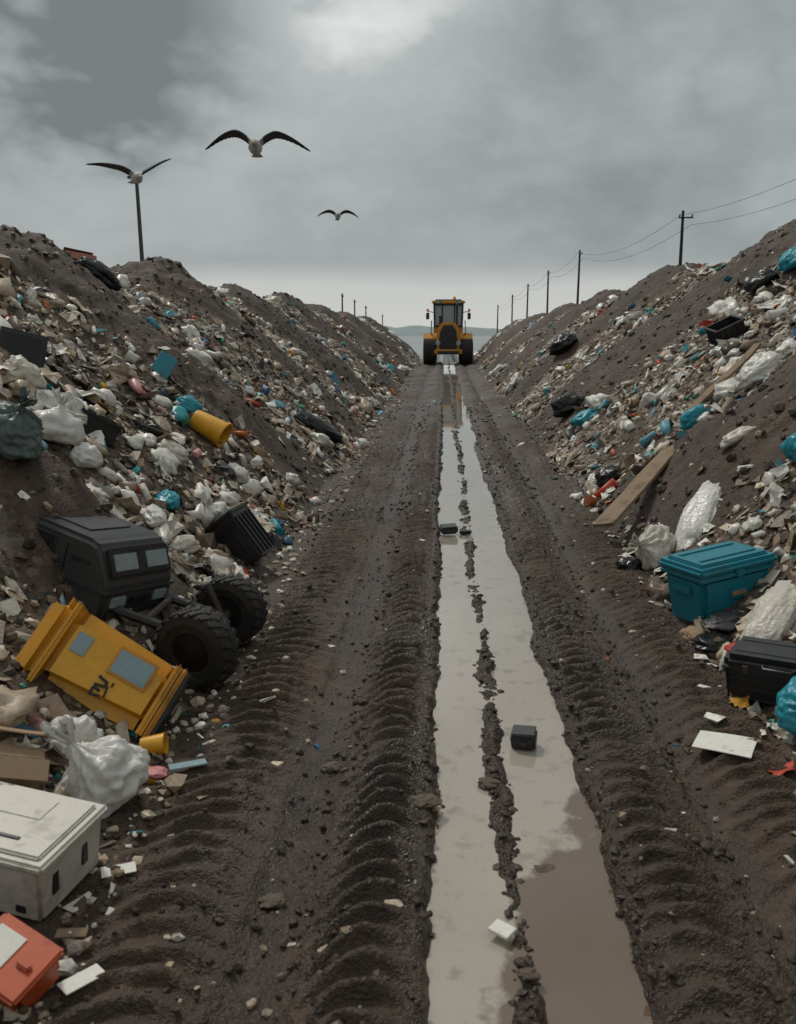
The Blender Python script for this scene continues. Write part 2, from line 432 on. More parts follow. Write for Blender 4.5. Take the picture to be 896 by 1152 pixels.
class Lit:
    def __init__(s): s.V=[];s.F=[];s.C=[];s.S=[];s.n=0
    def add(s,kind,P,S,Cc,tilt=.6,lift=.2,smooth=False):
        n=len(P);vs=SH[kind];pick=rng.integers(0,len(vs),n)
        e=.03
        gx=(H(P[:,0]+e,P[:,1],False)-H(P[:,0]-e,P[:,1],False))/(2*e);gy=(H(P[:,0],P[:,1]+e,False)-H(P[:,0],P[:,1]-e,False))/(2*e)
        nz=np.stack([-gx,-gy,gx*0+1],-1)+rng.normal(0,tilt,(n,3))*.6;nz/=np.linalg.norm(nz,axis=1,keepdims=True)
        a=rng.normal(0,1,(n,3));ax=np.cross(nz,a);ax/=np.linalg.norm(ax,axis=1,keepdims=True);ay=np.cross(nz,ax)
        Mx=np.stack([ax,ay,nz],-1)
        z=H(P[:,0],P[:,1])
        for k in range(len(vs)):
            i=np.where(pick==k)[0]
            if len(i)==0: continue
            V,F=vs[k];SS=S[i,None]*rng.uniform(.6,1.35,(len(i),3))
            W=V[None]*SS[:,None,:]
            W=np.einsum('nij,nvj->nvi',Mx[i],W)
            pos=np.stack([P[i,0],P[i,1],z[i]],-1)+nz[i]*(S[i]*lift)[:,None]
            W=W+pos[:,None]
            m=len(V);s.V.append(W.reshape(-1,3))
            s.F.append((F[None]+(s.n+np.arange(len(i))*m)[:,None,None]).reshape(-1,3));s.n+=len(i)*m
            cc=np.concatenate([Cc[i],np.ones((len(i),1))],1)
            s.C.append(np.repeat(cc,m,0));s.S.append(np.full(len(i)*len(F),smooth))
    def done(s,name,mat):
        return new_mesh(name,np.concatenate(s.V),np.concatenate(s.F),np.concatenate(s.S),[mat],np.concatenate(s.C))
def sample(n,ymin,ymax,smax=5.0,ex=1.0):
    y=np.exp(rng.uniform(math.log(ymin),math.log(ymax),n*3))
    side=rng.choice([-1,1],n*3)
    s=rng.uniform(-.25,smax,n*3)
    x=side*(1.42+s)
    k=trashmask(x,y)>rng.uniform(0.05,.95,n*3)
    x,y=x[k][:n],y[k][:n]
    return excl(np.stack([x,y],-1),ex)
def colors(n,bright=.07,wh=0):
    c=np.array(CREAM)[rng.choice(len(CREAM),n,p=CW)]
    b=np.array(BR)[rng.integers(0,len(BR),n)]
    k=rng.uniform(0,1,n)<bright
    c=np.where(k[:,None],b,c)
    if wh:
        k=rng.uniform(0,1,n)<wh;c=np.where(k[:,None],np.array([.78,.76,.71]),c)
    return np.clip(c*rng.uniform(.72,1.15,(n,1)),0,.85)
def litter_mat(name,rough=.5,bs=.45,d0=.53):
    m,nt,b=nt_new(name)
    at=N(nt,'ShaderNodeAttribute',attribute_name='Col').outputs['Color']
    g=N(nt,'ShaderNodeNewGeometry').outputs['Position']
    n1=noise(nt,g,14,4,.65);n2=noise(nt,g,70,3,.7)
    c=mixc(nt,1.0,at,ramp(nt,n2,[(.3,(.78,.76,.72)),(.7,(1.06,1.06,1.06))]),'MULTIPLY')
    d=ramp(nt,n1,[(d0,(0,0,0)),(d0+.17,(.7,.7,.7))])
    c=mixc(nt,d,c,(.080,.053,.036))
    nt.links.new(c,b.inputs['Base Color']);b.inputs['Roughness'].default_value=rough
    bump(nt,b,math_(nt,'ADD',n1,math_(nt,'MULTIPLY',n2,.3)),bs,.014)
    return m
L=Lit()
def scl(P,lo,hi,far=.16):
    n=len(P);u=rng.uniform(0,1,n)**2.4
    return (lo+(hi-lo)*u)*(1+far*np.clip(P[:,1]/14,0,4))
P=sample(18000,1.6,75,ex=.45);L.add('shard',P,scl(P,.014,.065),colors(len(P),.06),.7,.2)
P=sample(11000,1.6,75,ex=.45);L.add('stone',P,scl(P,.012,.042),colors(len(P),.02),.5,.2)
P=sample(3400,1.8,75);L.add('chunk',P,scl(P,.02,.07),colors(len(P),.16),.9,.25)
P=sample(5200,1.8,75);L.add('sheet',P,scl(P,.035,.13),colors(len(P),.15,.30),.9,.25)
P=sample(1300,2.4,60);L.add('bottle',P,scl(P,.045,.11),colors(len(P),.50,.35),.8,.3,True)
L.done('litter',litter_mat('litter_mixed'))
L2=Lit()
P=sample(2600,2.0,75);L2.add('blob',P,scl(P,.035,.12),colors(len(P),.15,.45),.6,.22,True)
P=sample(360,2.6,60,ex=1.3);L2.add('bag',P,scl(P,.07,.19,.2),colors(len(P),.26,.68),.5,.3,True)
L2.done('crumpled_bag_litter',litter_mat('thin_plastic',.36,.22,.58))
L=Lit()
def sparse(n,x0,x1,y0,y1):
    return np.stack([rng.uniform(x0,x1,n),np.exp(rng.uniform(math.log(y0),math.log(y1),n))],-1)
for x0,x1,n in((-1.5,-1.0,800),(1.35,1.75,500),(-1.1,-.1,130),(.6,1.4,140),(-.03,.55,60)):
    P=sparse(n,x0,x1,1.7,30);L.add('stone',P,scl(P,.006,.025,.5),colors(n,.03),.4,.25)
    P=sparse(n//3,x0,x1,1.7,30);L.add('shard',P,scl(P,.010,.032,.5),colors(n//3,.12,.3),.25,.15)
P=sparse(110,-1.5,-1.0,1.8,7);L.add('stone',P,scl(P,.02,.045,.3),colors(110,.03,.3),.3,.25)
P=sparse(60,1.35,1.7,3,9);L.add('sheet',P,scl(P,.03,.07,.3),colors(60,.1,.4),.3,.25)
for x0,x1 in((-5,-1.4),(1.6,5.5)):
    P=sparse(700,x0,x1,2.5,40);L.add('stone',P,scl(P,.012,.035),colors(700,.04),.5,.2)
    P=sparse(200,x0,x1,2.5,40);L.add('sheet',P,scl(P,.02,.06),colors(200,.15,.4),.6,.2)
L.done('pebbles',litter_mat('pebble_mixed'))
# soil clods shed from the tracks and ribs
K=Lit()
def soilc(n): return np.array([[.062,.040,.027]])*rng.uniform(.5,1.5,(n,1))
for c,w,n in((-.4,.05,600),(-.03,.03,600),(.59,.04,600),(.96,.05,600),(-1.07,.1,600),(1.5,.1,600),(-.62,.08,250),(.235,.05,800),(-.25,.5,700),(.95,.35,600)):
    P=np.stack([rng.normal(c,w,n),np.exp(rng.uniform(math.log(1.7),math.log(22),n))],-1);K.add('stone',P,scl(P,.003,.020,.5),soilc(n),.3,.3)
P=sparse(5000,-5.2,-1.3,2.5,30);K.add('stone',P,scl(P,.01,.05,.2),soilc(5000),.4,.1)
P=sparse(5000,1.5,6,2.5,30);K.add('stone',P,scl(P,.01,.05,.2),soilc(5000),.4,.1)
mk,nt,b=nt_new('soil_clods')
at=N(nt,'ShaderNodeAttribute',attribute_name='Col').outputs['Color'];g=N(nt,'ShaderNodeNewGeometry').outputs['Position']
n1=noise(nt,g,40,3,.7);nt.links.new(mixc(nt,n1,at,(.03,.02,.014)),b.inputs['Base Color']);b.inputs['Roughness'].default_value=.6;bump(nt,b,n1,.8,.01)
K.done('soil_clods',mk)
# ------------------------------------------------------------------ bags
def bag(name,loc,size,mat,seed=0,knot=True,rot=(0,0,0),sub=4,amp=.15,M=None,pillow=False):
    b=bmesh.new();bmesh.ops.create_icosphere(b,subdivisions=sub,radius=1)
    sd=Vector((seed*2.7,seed*1.3,seed*.7))
    for v in b.verts:
        p=v.co.copy();th=math.atan2(p.y,p.x)
        lump=mn.noise(p*1.3+sd)*amp*1.8+mn.noise(p*2.6+sd)*amp*.5
        w1=mn.noise_vector(p*1.3+sd)*.6
        rid=-abs(mn.noise((p+w1)*2.0+sd*1.7))*amp*1.9-abs(mn.noise((p+w1)*4.2+sd))*amp*.8
        up=max(0,p.z)
        gath=math.sin(th*10+3*mn.noise(p*1.5+sd))*.075*up**1.2 if knot else 0
        q=p*(1.06+lump+rid+gath)
        if pillow:
            t=abs(p.y)
            q.x=math.copysign(abs(q.x)**.75,q.x);q.y=math.copysign(abs(q.y)**.8,q.y)
            q.z*=1-.35*t**3
            q+=Vector((0,0,.07*math.sin(p.x*12+3*mn.noise(p*2+sd))*t**1.5))
        if knot and p.z>.55:
            t=(p.z-.55)/.45;q.x*=1-.72*t**1.3;q.y*=1-.72*t**1.3;q.z+=.25*t*t
        elif p.z<0: q.x*=1.08;q.y*=1.08
        if q.z<-.62: q.z=-.62+(q.z+.62)*.2
        v.co=q
    if knot:
        for a in(-1,1):
            b2=bmesh.new();bmesh.ops.create_icosphere(b2,subdivisions=3,radius=1)
            for v in b2.verts:
                p=v.co;w=.13+.16*max(0,p.z)
                n=1+.6*mn.noise(p*2.5+sd*a)
                v.co=Vector((p.x*w*n+a*.22*(p.z+1)*.6,p.y*.08*n+.06*math.sin(p.x*6),1.22+.34*(p.z+.9)*n))
            me=bpy.data.meshes.new('k');b2.to_mesh(me);b2.free();b.from_mesh(me);bpy.data.meshes.remove(me)
    for f in b.faces: f.smooth=True
    me=bpy.data.meshes.new(name);b.to_mesh(me);b.free();me.materials.append(mat)
    ob=bpy.data.objects.new(name,me);col.objects.link(ob)
    if M is not None:
        ob.matrix_world=M@Matrix.Diagonal((*size,1));return ob
    x,y,dz=loc
    ob.location=(x,y,H1(x,y)+size[2]*.55+dz);ob.scale=size;ob.rotation_euler=Euler([math.radians(a) for a in rot])
    return ob
bag('white_plastic_bag',(-1.26,2.99,.02),(.155,.13,.15),M_whtbag,1,True,(0,-32,15),5)
bag('white_plastic_bag',(-1.46,3.18,-.03),(.12,.10,.10),M_whtbag,2,False,(10,-15,60),5)
bag('white_plastic_bag',(-2.56,5.75,.0),(.17,.14,.13),M_whtbag,3,True,(0,15,40))
bag('white_plastic_bag',(-2.38,5.75,-.02),(.11,.11,.09),M_whtbag,4,False,(0,15,10))
bag('grey_trash_bag',(-2.3,4.6,.05),(.17,.15,.13),M_grbag,5,True,(0,40,-20),5)
bag('white_plastic_bag',(-2.95,6.15,.0),(.15,.13,.10),M_crbag,6,False,(0,30,0))
bag('white_plastic_bag',(-3.0,5.7,.0),(.12,.12,.09),M_whtbag,61,False,(0,30,0))
bag('red_cloth',(-2.72,5.7,.04),(.11,.09,.05),M_red,62,False,(0,30,0))
bag('pale_blue_bag',(-1.98,6.2,.02),(.08,.16,.07),M_teald,7,False,(0,35,20))
bag('pale_blue_bag',(-2.35,4.95,.02),(.10,.09,.06),M_blubag,8,False,(0,35,70))
bag('pale_blue_bag',(-2.4,8.3,.02),(.12,.11,.08),M_teald,9,False,(0,30,0))
bag('black_trash_bag',(-1.72,11.9,.03),(.40,.20,.13),M_blkbag,10,False,(0,30,20))
bag('black_trash_bag',(-3.84,9.96,.03),(.28,.17,.12),M_blkbag,11,False,(0,30,20))
bag('white_plastic_bag',(-2.15,6.9,.0),(.13,.11,.08),M_crbag,12,False,(0,30,20))
bag('white_plastic_bag',(-1.92,5.7,.0),(.09,.15,.07),M_whtbag,13,False,(0,30,20))
bag('white_plastic_bag',(-2.15,5.25,.0),(.10,.12,.06),M_whtbag,131,False,(0,30,50))
bag('white_plastic_bag',(-1.72,5.65,.0),(.07,.13,.05),M_crbag,132,False,(0,30,-30))
bag('white_sack',(0,0,0),(.14,.38,.11),M_whtbag,14,False,sub=5,amp=.10,pillow=True,M=basis((1.90,6.48,.40),(-.45,-.35,.7),(.42,.62,.42)))
bag('cream_trash_bag',(1.56,6.4,.04),(.18,.14,.12),M_crbag,15,True,(0,72,200),5)
bag('black_trash_bag',(1.38,6.40,-.02),(.10,.09,.07),M_blkbag,151,False,(0,0,0))
bag('white_sack',(0,0,0),(.12,.30,.10),M_crbag,16,False,sub=5,amp=.11,pillow=True,M=basis((1.76,4.60,.25),(-.4,-.3,.8),(.55,.65,.35)))
bag('red_cloth',(1.58,4.43,.01),(.08,.12,.04),M_red,17,False,(0,0,30))
bag('black_cloth',(1.50,4.70,.0),(.11,.11,.05),M_blkbag,171,False,(0,0,30))
bag('grey_cloth',(1.60,4.88,.0),(.13,.10,.05),M_dgr,172,False,(0,0,30))
bag('yellow_cloth',(1.45,4.90,.01),(.07,.09,.04),M_card,173,False,(0,0,30))
bag('teal_plastic_bag',(1.60,3.62,.02),(.14,.15,.12),M_teald,18,False,(0,-20,0),5)
bag('white_plastic_bag',(1.60,3.38,-.02),(.11,.09,.07),M_whtbag,181,False,(0,-20,0))
bag('pale_blue_bag',(2.5,8.97,.02),(.16,.12,.10),M_teald,19,False,(0,-35,0))
bag('pale_blue_bag',(1.98,12.6,.0),(.2,.16,.10),M_teald,20,False,(0,-30,0))
bag('white_plastic_bag',(2.98,8.6,.03),(.24,.16,.14),M_whtbag,21,False,(0,-30,0),5)
bag('white_plastic_bag',(3.3,8.8,.0),(.18,.12,.08),M_whtbag,22,False,(0,-30,30))
bag('black_trash_bag',(2.69,20.6,.05),(.34,.3,.22),M_blkbag,23,False,(0,-30,0))
bag('black_trash_bag',(1.9,13.7,.05),(.25,.2,.17),M_blkbag,24,False,(0,-30,0))
bag('black_trash_bag',(1.72,9.2,.03),(.14,.14,.10),M_blkbag,25,False,(0,-30,0))
bag('teal_plastic_bag',(2.46,6.22,.03),(.1,.14,.11),M_teald,27,False,(0,-30,0))
bag('teal_plastic_bag',(4.55,12.2,.05),(.25,.2,.13),M_teald,28,False,(0,-30,0))
bag('black_trash_bag',(4.2,12.4,.03),(.22,.2,.13),M_blkbag,29,False,(0,-30,0))
bag('white_plastic_bag',(2.28,7.0,.0),(.14,.08,.05),M_crbag,30,False,(0,-30,0))
# ------------------------------------------------------------------ wheel
def wheel(mb,M,Ro,w,rim=.55,lugs=18,mt=M_rub,mr=M_dgr,lh=.06):
    """axis local Z"""
    h=w/2;ri=Ro*rim
    prof=[(ri,-h*.75),(ri+.03*Ro,-h*.88),(Ro*.70,-h*.97),(Ro*.72,-h*1.03),(Ro*.78,-h*1.03),(Ro*.80,-h),(Ro*.93,-h*.9),(Ro*.97,-h*.6),(Ro*.975,0),(Ro*.97,h*.6),(Ro*.93,h*.9),(Ro*.80,h),(Ro*.78,h*1.03),(Ro*.72,h*1.03),(Ro*.70,h*.97),(ri+.03*Ro,h*.88),(ri,h*.75),(ri*.97,h*.4),(ri*.97,-h*.4),(ri,-h*.75)]
    mb.lathe(prof,mt,M,40)
    for sg in(-1,1): mb.lathe([(ri*1.0,sg*h*.7),(ri*.9,sg*h*.72),(ri*.84,sg*h*.35),(ri*.5,sg*h*.2),(ri*.42,sg*h*.5),(ri*.2,sg*h*.55),(.001,sg*h*.55)],mr,M,28)
    for k in range(5):
        a=2*math.pi*k/5
        for sg in(-1,1): mb.cyl(ri*.06,ri*.06,h*.12,M_steel,M@T(math.cos(a)*ri*.32,math.sin(a)*ri*.32,sg*h*.53),8)
    for k in range(lugs):
        for sg in(-1,1):
            a=2*math.pi*(k+(.5 if sg>0 else 0))/lugs
            mb.box((Ro*lh*1.6,Ro*.14,h*1.0),mt,M@Matrix.Rotation(a,4,'Z')@T(Ro*.965,0,sg*h*.48)@R(sg*24,0,0),Ro*.012,1,1)
# ------------------------------------------------------------------ wrecked jeep body
def jeep():
    E=empty('wrecked_jeep',Matrix())
    Mb=T(-1.96,4.56,.60)@R(-9,14,-20)@Matrix.Scale(1.18,4)
    mb=MB()
    W_=.48
    poly=[(-.37,-.17),(.36,-.17),(.37,-.03),(.35,.02),(.28,.145),(.24,.165),(-.30,.165),(-.37,.07)]
    mb.prism(poly,W_,M_dgr,Matrix(),.022,3)
    mb.box((.755,W_+.016,.014),M_dgr,T(-.003,0,-.035),.005)
    mb.box((.34,W_-.20,.012),M_dgr,T(-.03,0,.166),.005)
    for sg in(-1,1):
        mb.box((.28,.014,.130),M_blk,T(-.08,sg*(W_/2+.001),.065),.02,1,3)
        mb.box((.225,.014,.085),M_ink,T(-.08,sg*(W_/2+.004),.065),.016,1,3)
        mb.box((.10,.010,.018),M_blk,T(.20,sg*(W_/2+.001),.065),.004)
        mb.box((.005,.008,.17),M_blk,T(.12,sg*(W_/2+.000),.03),.002)
        mb.box((.05,.012,.05),M_blk,T(-.3,sg*(W_/2+.000),-.10),.01)
    Fm=T(.322,0,.082)@R(0,-29,0)
    mb.box((.02,W_-.05,.13),M_blk,Fm,.008)
    for sg in(-1,1):
        mb.box((.02,.16,.085),M_glass,Fm@T(.006,sg*.11,.0),.006)
        mb.box((.02,.10,.05),M_glass,T(.366,sg*.15,-.08),.006)
    mb.box((.02,W_-.02,.035),M_blk,T(.370,0,-.135),.008)
    mb.box((.012,.14,.030),M_blk,T(.372,0,-.08),.003)
    mb.done('cab_body',Mb,E)
    mc=MB()
    W1=Vector((-1.21,4.12,.235));W2=Vector((-1.19,4.74,.235));ax=(W2-W1).normalized()
    mc.tube([W1,W2],.025,M_steel);mc.cyl(.07,.07,.12,M_blk,basis((W1+W2)/2,ax,(0,0,1)),14)
    for p in(W1+ax*.12,W2-ax*.12):
        mc.tube([p,p+Vector((-.35,.0,.12)),p+Vector((-.75,.0,.28))],.026,M_blk)
    mc.tube([W1+Vector((-.3,.1,.1)),W2+Vector((-.3,-.1,.1))],.02,M_steel)
    for p in(W1+ax*.15,W2-ax*.15): mc.tube([p,p+Vector((-.08,0,.2))],.018,M_steel)
    mc.done('chassis',Matrix(),E)
    for i,(p,r) in enumerate(((W1,.21),(W2,.20))):
        mw=MB();axx=ax+Vector((.28 if i==0 else .2,0,.05))
        wheel(mw,basis(p,axx,(0,0,1)),r,.15,.48,22,lh=.045)
        mw.done('wheel_%d'%(i+1),Matrix(),E)
jeep()
# ------------------------------------------------------------------ yellow bin
def bin_():
    mb=MB()
    mb.box((.37,.33,.56),M_yel,T(0,0,.30),.068,.84,7)
    mb.box((.40,.36,.026),M_yel,T(0,0,.560),.0125,1,4)
    # rounded lid
    mb.box((.405,.365,.11),M_yel,T(0,-.005,.605),.052,1,7)
    mb.box((.30,.26,.02),M_yel,T(0,0,.658),.009,1,3)
    mb.box((.20,.16,.008),M_label,T(.0,.0,.668),.003)
    mb.box((.352,.318,.03),M_yel,T(0,0,.055),.014,1,4)
    mb.box((.345,.31,.022),M_yelD,T(0,0,.024),.010,1,3)
    mb.box((.28,.26,.02),M_dgr,T(0,0,.008),.006)
    mb.box((.13,.010,.19),M_yelD,T(.058,-.151,.22)@R(2.6,0,0),.004)
    mb.box((.11,.010,.17),M_label,T(.058,-.155,.22)@R(2.6,0,0),.004)
    mb.box((.09,.008,.07),M_label,T(.045,-.162,.46)@R(2.6,0,0),.003)
    for i,(w,h,x,z) in enumerate(((.012,.05,-.110,.30),(.03,.012,-.098,.32),(.012,.035,-.084,.305),(.012,.05,-.066,.30),(.028,.011,-.053,.28),(.012,.05,-.038,.30),(.05,.008,-.078,.265),(.02,.008,-.04,.255))):
        mb.box((w,.006,h),M_ink,T(x,-.1560-.06*(z-.22)*.5,z)@R(2.6,12*(i%3-1),0),.001,1,1)
    mb.tube([(-.15,.19,.60),(-.15,.23,.61),(.15,.23,.61),(.15,.19,.60)],.014,M_yelD)
    for sg in(-1,1):
        mb.lathe([(.07,-.02),(.075,-.012),(.075,.012),(.07,.02),(.03,.02),(.02,.03),(.001,.03)],M_blk,T(sg*.16,.15,.05)@R(0,90,0),24)
    mb.done('yellow_wheelie_bin',basis((-1.20,3.64,.13),(-.74,.02,.42),(.10,.80,-.66)))
bin_()
# ------------------------------------------------------------------ boxes
def white_box():
    mb=MB();w,d,h=.42,.33,.20
    mb.box((w,d,h),M_wht,T(0,0,h/2),.016,.94,3)
    mb.box((w+.024,d+.024,.03),M_wht,T(0,0,h+.005),.009,1,3)
    mb.box((w-.03,d-.03,.016),M_wht,T(0,0,h+.024),.006,1,3)
    mb.box((.09,.014,.006),M_blk,T(.04,-.09,h+.034),.002)
    mb.box((.20,.10,.004),M_wht,T(-.02,.06,h+.033),.001)
    for k in(-.09,.06):
        mb.box((.01,.030,.075),M_blk,T(w/2-.006,k,h*.55),.003)
    mb.box((.035,.01,.025),M_blk,T(w/2-.08,-d/2+.008,.045),.003)
    mb.box((.06,.02,.02),M_wht,T(-.02,-d/2-.010,h-.03),.005)
    mb.done('white_storage_box',T(-1.355,2.50,.05)@R(2,4,-12))
white_box()
def orange_box():
    mb=MB()
    mb.box((.22,.16,.11),M_or,T(0,0,.055),.02,.92,4)
    mb.box((.235,.175,.018),M_or,T(0,0,.108),.008,1,3)
    mb.box((.10,.09,.004),M_paper,T(-.04,.01,.119),.001)
    mb.box((.05,.02,.014),M_or,T(.06,0,.122),.005)
    mb.box((.03,.008,.03),M_blk,T(.0,-.083,.08),.002)
    mb.done('orange_toolbox',T(-1.145,2.06,.05)@R(18,10,-25))
orange_box()
def carton(name,M,s,mat=M_card):
    mb=MB();w,d,h=s
    mb.box((w,d,h),mat,T(0,0,h/2),.004,1,2,.012,3,s[0]*90)
    for sg in(-1,1): mb.box((w*.98,d*.48,.006),mat,T(0,sg*(d*.68),h+.03)@R(sg*-28,0,0),.001,1,1,.008,2,s[1]*50)
    mb.box((w*.9,.012,.003),M_wood,T(0,0,h+.004),.0)
    mb.done(name,M,ang=.3)
carton('cardboard_box',T(-1.54,2.83,.20)@R(12,20,30),(.19,.16,.12))
carton('cardboard_box',T(-4.45,10.9,2.42)@R(12,10,30),(.35,.28,.22),M_brick)
def cooler():
    mb=MB();w,d,h=.52,.36,.33
    mb.box((w,d,h),M_teal,T(0,0,h/2),.035,.9,5)
    mb.box((w+.025,d+.025,.03),M_teal,T(0,0,h-.01),.01,1,3)
    Ml=T(0,0,h+.035)@R(0,0,0)
    mb.box((w+.05,d+.05,.05),M_teal,Ml,.02,1,4)
    mb.box((w-.04,d-.04,.026),M_teal,Ml@T(0,0,.030),.010,1,4)
    for k in(-.09,.09): mb.box((w-.12,.03,.010),M_teal,Ml@T(0,k,.046),.005,1,3)
    mb.box((.13,.012,.075),M_teal,T(.0,-d/2+.008,h*.62),.006)
    mb.box((.10,.01,.028),M_card,T(.0,-d/2-.001,h*.62),.003)
    mb.box((.06,.02,.05),M_teal,T(0,-d/2-.014,h+.0),.008)
    for sg in(-1,1):
        mb.box((.02,.16,.05),M_teal,T(sg*(w/2+.0),0,h*.72),.008)
    mb.done('teal_cooler',T(1.68,5.22,.08)@R(-2,-6,24))
cooler()
def suitcase():
    mb=MB();w,d,h=.52,.26,.26
    mb.box((w,d,h),M_blk,T(0,0,h/2),.028,.96,4)
    for k in range(3): mb.box((w*.86,.01,.006),M_dgr,T(0,-d/2+.0015,.05+k*.05),.002)
    mb.box((w+.008,d+.008,.010),M_dgr,T(0,0,h*.76),.004)
    for k in(-.06,.06): mb.box((w*.84,.010,.005),M_dgr,T(0,k,h+.001),.002)
    mb.tube([(-.07,-d/2,h*.9),(-.06,-d/2-.035,h*.9),(.06,-d/2-.035,h*.9),(.07,-d/2,h*.9)],.009,M_blk)
    for sg in(-1,1): mb.box((.03,.02,.04),M_steel,T(sg*.15,-d/2-.002,h*.78),.004)
    mb.done('black_suitcase',T(1.64,4.00,.07)@R(8,-4,-36))
suitcase()
def crate(name,M,s,mat=M_blk,rib=5):
    mb=MB();w,d,h=s
    t=.014
    for sg in(-1,1):
        mb.box((w,t,h),mat,T(0,sg*(d/2-t/2),h/2),.004);mb.box((t,d-2*t-.004,h),mat,T(sg*(w/2-t/2),0,h/2),.004)
    mb.box((w-2*t,d-2*t,t),mat,T(0,0,t/2+.003),.002)
    for sg in(-1,1):
        mb.box((w+.03,.02,.025),mat,T(0,sg*(d/2+.008),h-.012),.005);mb.box((.02,d-.01,.025),mat,T(sg*(w/2+.006),0,h-.010),.005)
        for k in range(rib):
            x=-w/2+w*(k+.5)/rib;mb.box((.012,.012,h*.82),mat,T(x,sg*(d/2+.005),h*.45),.003)
            y=-d/2+d*(k+.5)/rib;mb.box((.012,.012,h*.82),mat,T(sg*(w/2+.005),y,h*.45),.003)
    mb.done(name,M)
crate('black_plastic_bin',basis((-1.36,6.22,.12),(-.55,.1,.72),(.2,.9,.1)),(.30,.26,.40),M_blk)
crate('black_plastic_crate',T(3.49,11.3,1.65)@R(10,-25,10),(.36,.28,.22))
crate('black_plastic_crate',T(-2.58,6.38,1.02)@R(0,30,25),(.28,.24,.16))
crate('black_plastic_crate',T(-2.55,7.2,.92)@R(30,20,65),(.3,.26,.16),M_dgr)
def crt():
    mb=MB()
    mb.box((.36,.10,.30),M_blk,T(0,-.1,.15),.02,1,3)
    mb.box((.29,.012,.22),M_ink,T(0,-.152,.16),.01,1,2)
    mb.box((.30,.012,.24),M_dgr,T(0,-.149,.16),.012,1,2)
    mb.prism([(-.05,.03),(.2,.06),(.2,.22),(-.05,.28)],.30,M_blk,T(0,0,0)@R(0,0,90),.015)
    mb.done('discarded_television',T(-3.28,6.7,1.46)@R(-12,15,35))
crt()
def bucket():
    mb=MB()
    mb.lathe([(.001,0),(.085,0),(.092,.02),(.115,.30),(.125,.305),(.125,.33),(.112,.33),(.105,.28),(.082,.03),(.001,.03)],M_yel,Matrix(),32)
    mb.tube([(.12*math.cos(a),.03,.31-.13*math.sin(a)) for a in np.linspace(0,math.pi,12)],.004,M_steel)
    mb.done('yellow_bucket',basis((-2.28,8.05,.98),(.8,-.15,-.42),(0,1,.2)))
bucket()
def board(name,M,s,mat,bend=.02):
    b=MB();b.box(s,mat,Matrix(),.003,1,1,bend,4,s[0]*31);b.done(name,M)
board('wooden_board',basis((1.72,7.7,.47),(-.42,-.10,.90),(.9,1.2,.47)),(.20,1.50,.03),M_wood)
board('wooden_board',basis((2.9,9.4,1.30),(-.6,-.2,.85),(.9,.5,.62)),(.11,1.1,.03),M_wood)
board('teal_plastic_panel',basis((-2.66,8.45,1.45),(.5,-.75,.45),(.5,.1,.8)),(.18,.24,.012),M_teal,.01)
board('paper_sheet',T(1.21,3.56,.065)@R(2,-3,-28),(.24,.17,.004),M_paper,.010)
board('paper_sheet',T(1.34,4.22,.05)@R(0,5,-30),(.10,.07,.004),M_paper,.01)
board('paper_sheet',T(-1.05,2.57,.055)@R(3,2,25),(.11,.06,.003),M_paper,.012)
board('paper_sheet',T(-.97,2.07,.055)@R(0,3,50),(.12,.06,.004),M_paper,.006)
board('cardboard_scrap',T(-1.08,2.26,.05)@R(0,3,10),(.09,.04,.005),M_wood,.005)
board('cardboard_scrap',T(.195,2.39,.012)@R(0,3,-35),(.07,.06,.012),M_paper,.004)
board('grey_plastic_strip',T(-1.02,3.27,.06)@R(0,3,28),(.15,.05,.008),M_label,.006)
bag('pink_plastic_scrap',(-1.14,3.2,.02),(.055,.04,.015),M_pink,33,False)
def cup():
    mb=MB();mb.lathe([(.001,0),(.036,0),(.045,.1),(.047,.1),(.04,.1),(.033,.01),(.001,.01)],M_yel,Matrix(),24);mb.done('yellow_plastic_cup',basis((-1.24,3.36,.09),(.9,.1,.1),(0,1,0)))
cup()
def rock(name,loc,s,seed,mat=M_rock):
    V,F=crumple(3,.3,1.2,seed,.7)
    ob=new_mesh(name,V*np.array(s),F,False,[mat]);ob.location=loc
for i,(x,y,s) in enumerate(((-.53,2.5,.035),(-.06,3.07,.05),(.36,2.75,.04),(.45,2.15,.025),(.2,3.3,.04),(-.45,3.4,.04),(1.2,2.6,.03),(.26,2.2,.025))):
    rock('rock',(x,y,H1(x,y)+s*.3),(s*1.3,s,s*.7),i+70)
def small_black():
    for (x,y,z,w,d,h,rz) in((.374,3.66,-.02,.115,.10,.075,-12),(.06,7.75,.0,.16,.13,.06,10),(.21,7.75,-.015,.12,.05,.03,0)):
        mb=MB();mb.box((w,d,h),M_blk,T(0,0,h/2),.012,.9,3);mb.box((w*.9,d*.9,.012),M_dgr,T(0,0,h+.002),.004);mb.box((w*.3,.01,h*.3),M_dgr,T(0,-d/2+.001,h*.55),.002)
        mb.done('black_plastic_case',T(x,y,z)@R(4,-3,rz))
small_black()
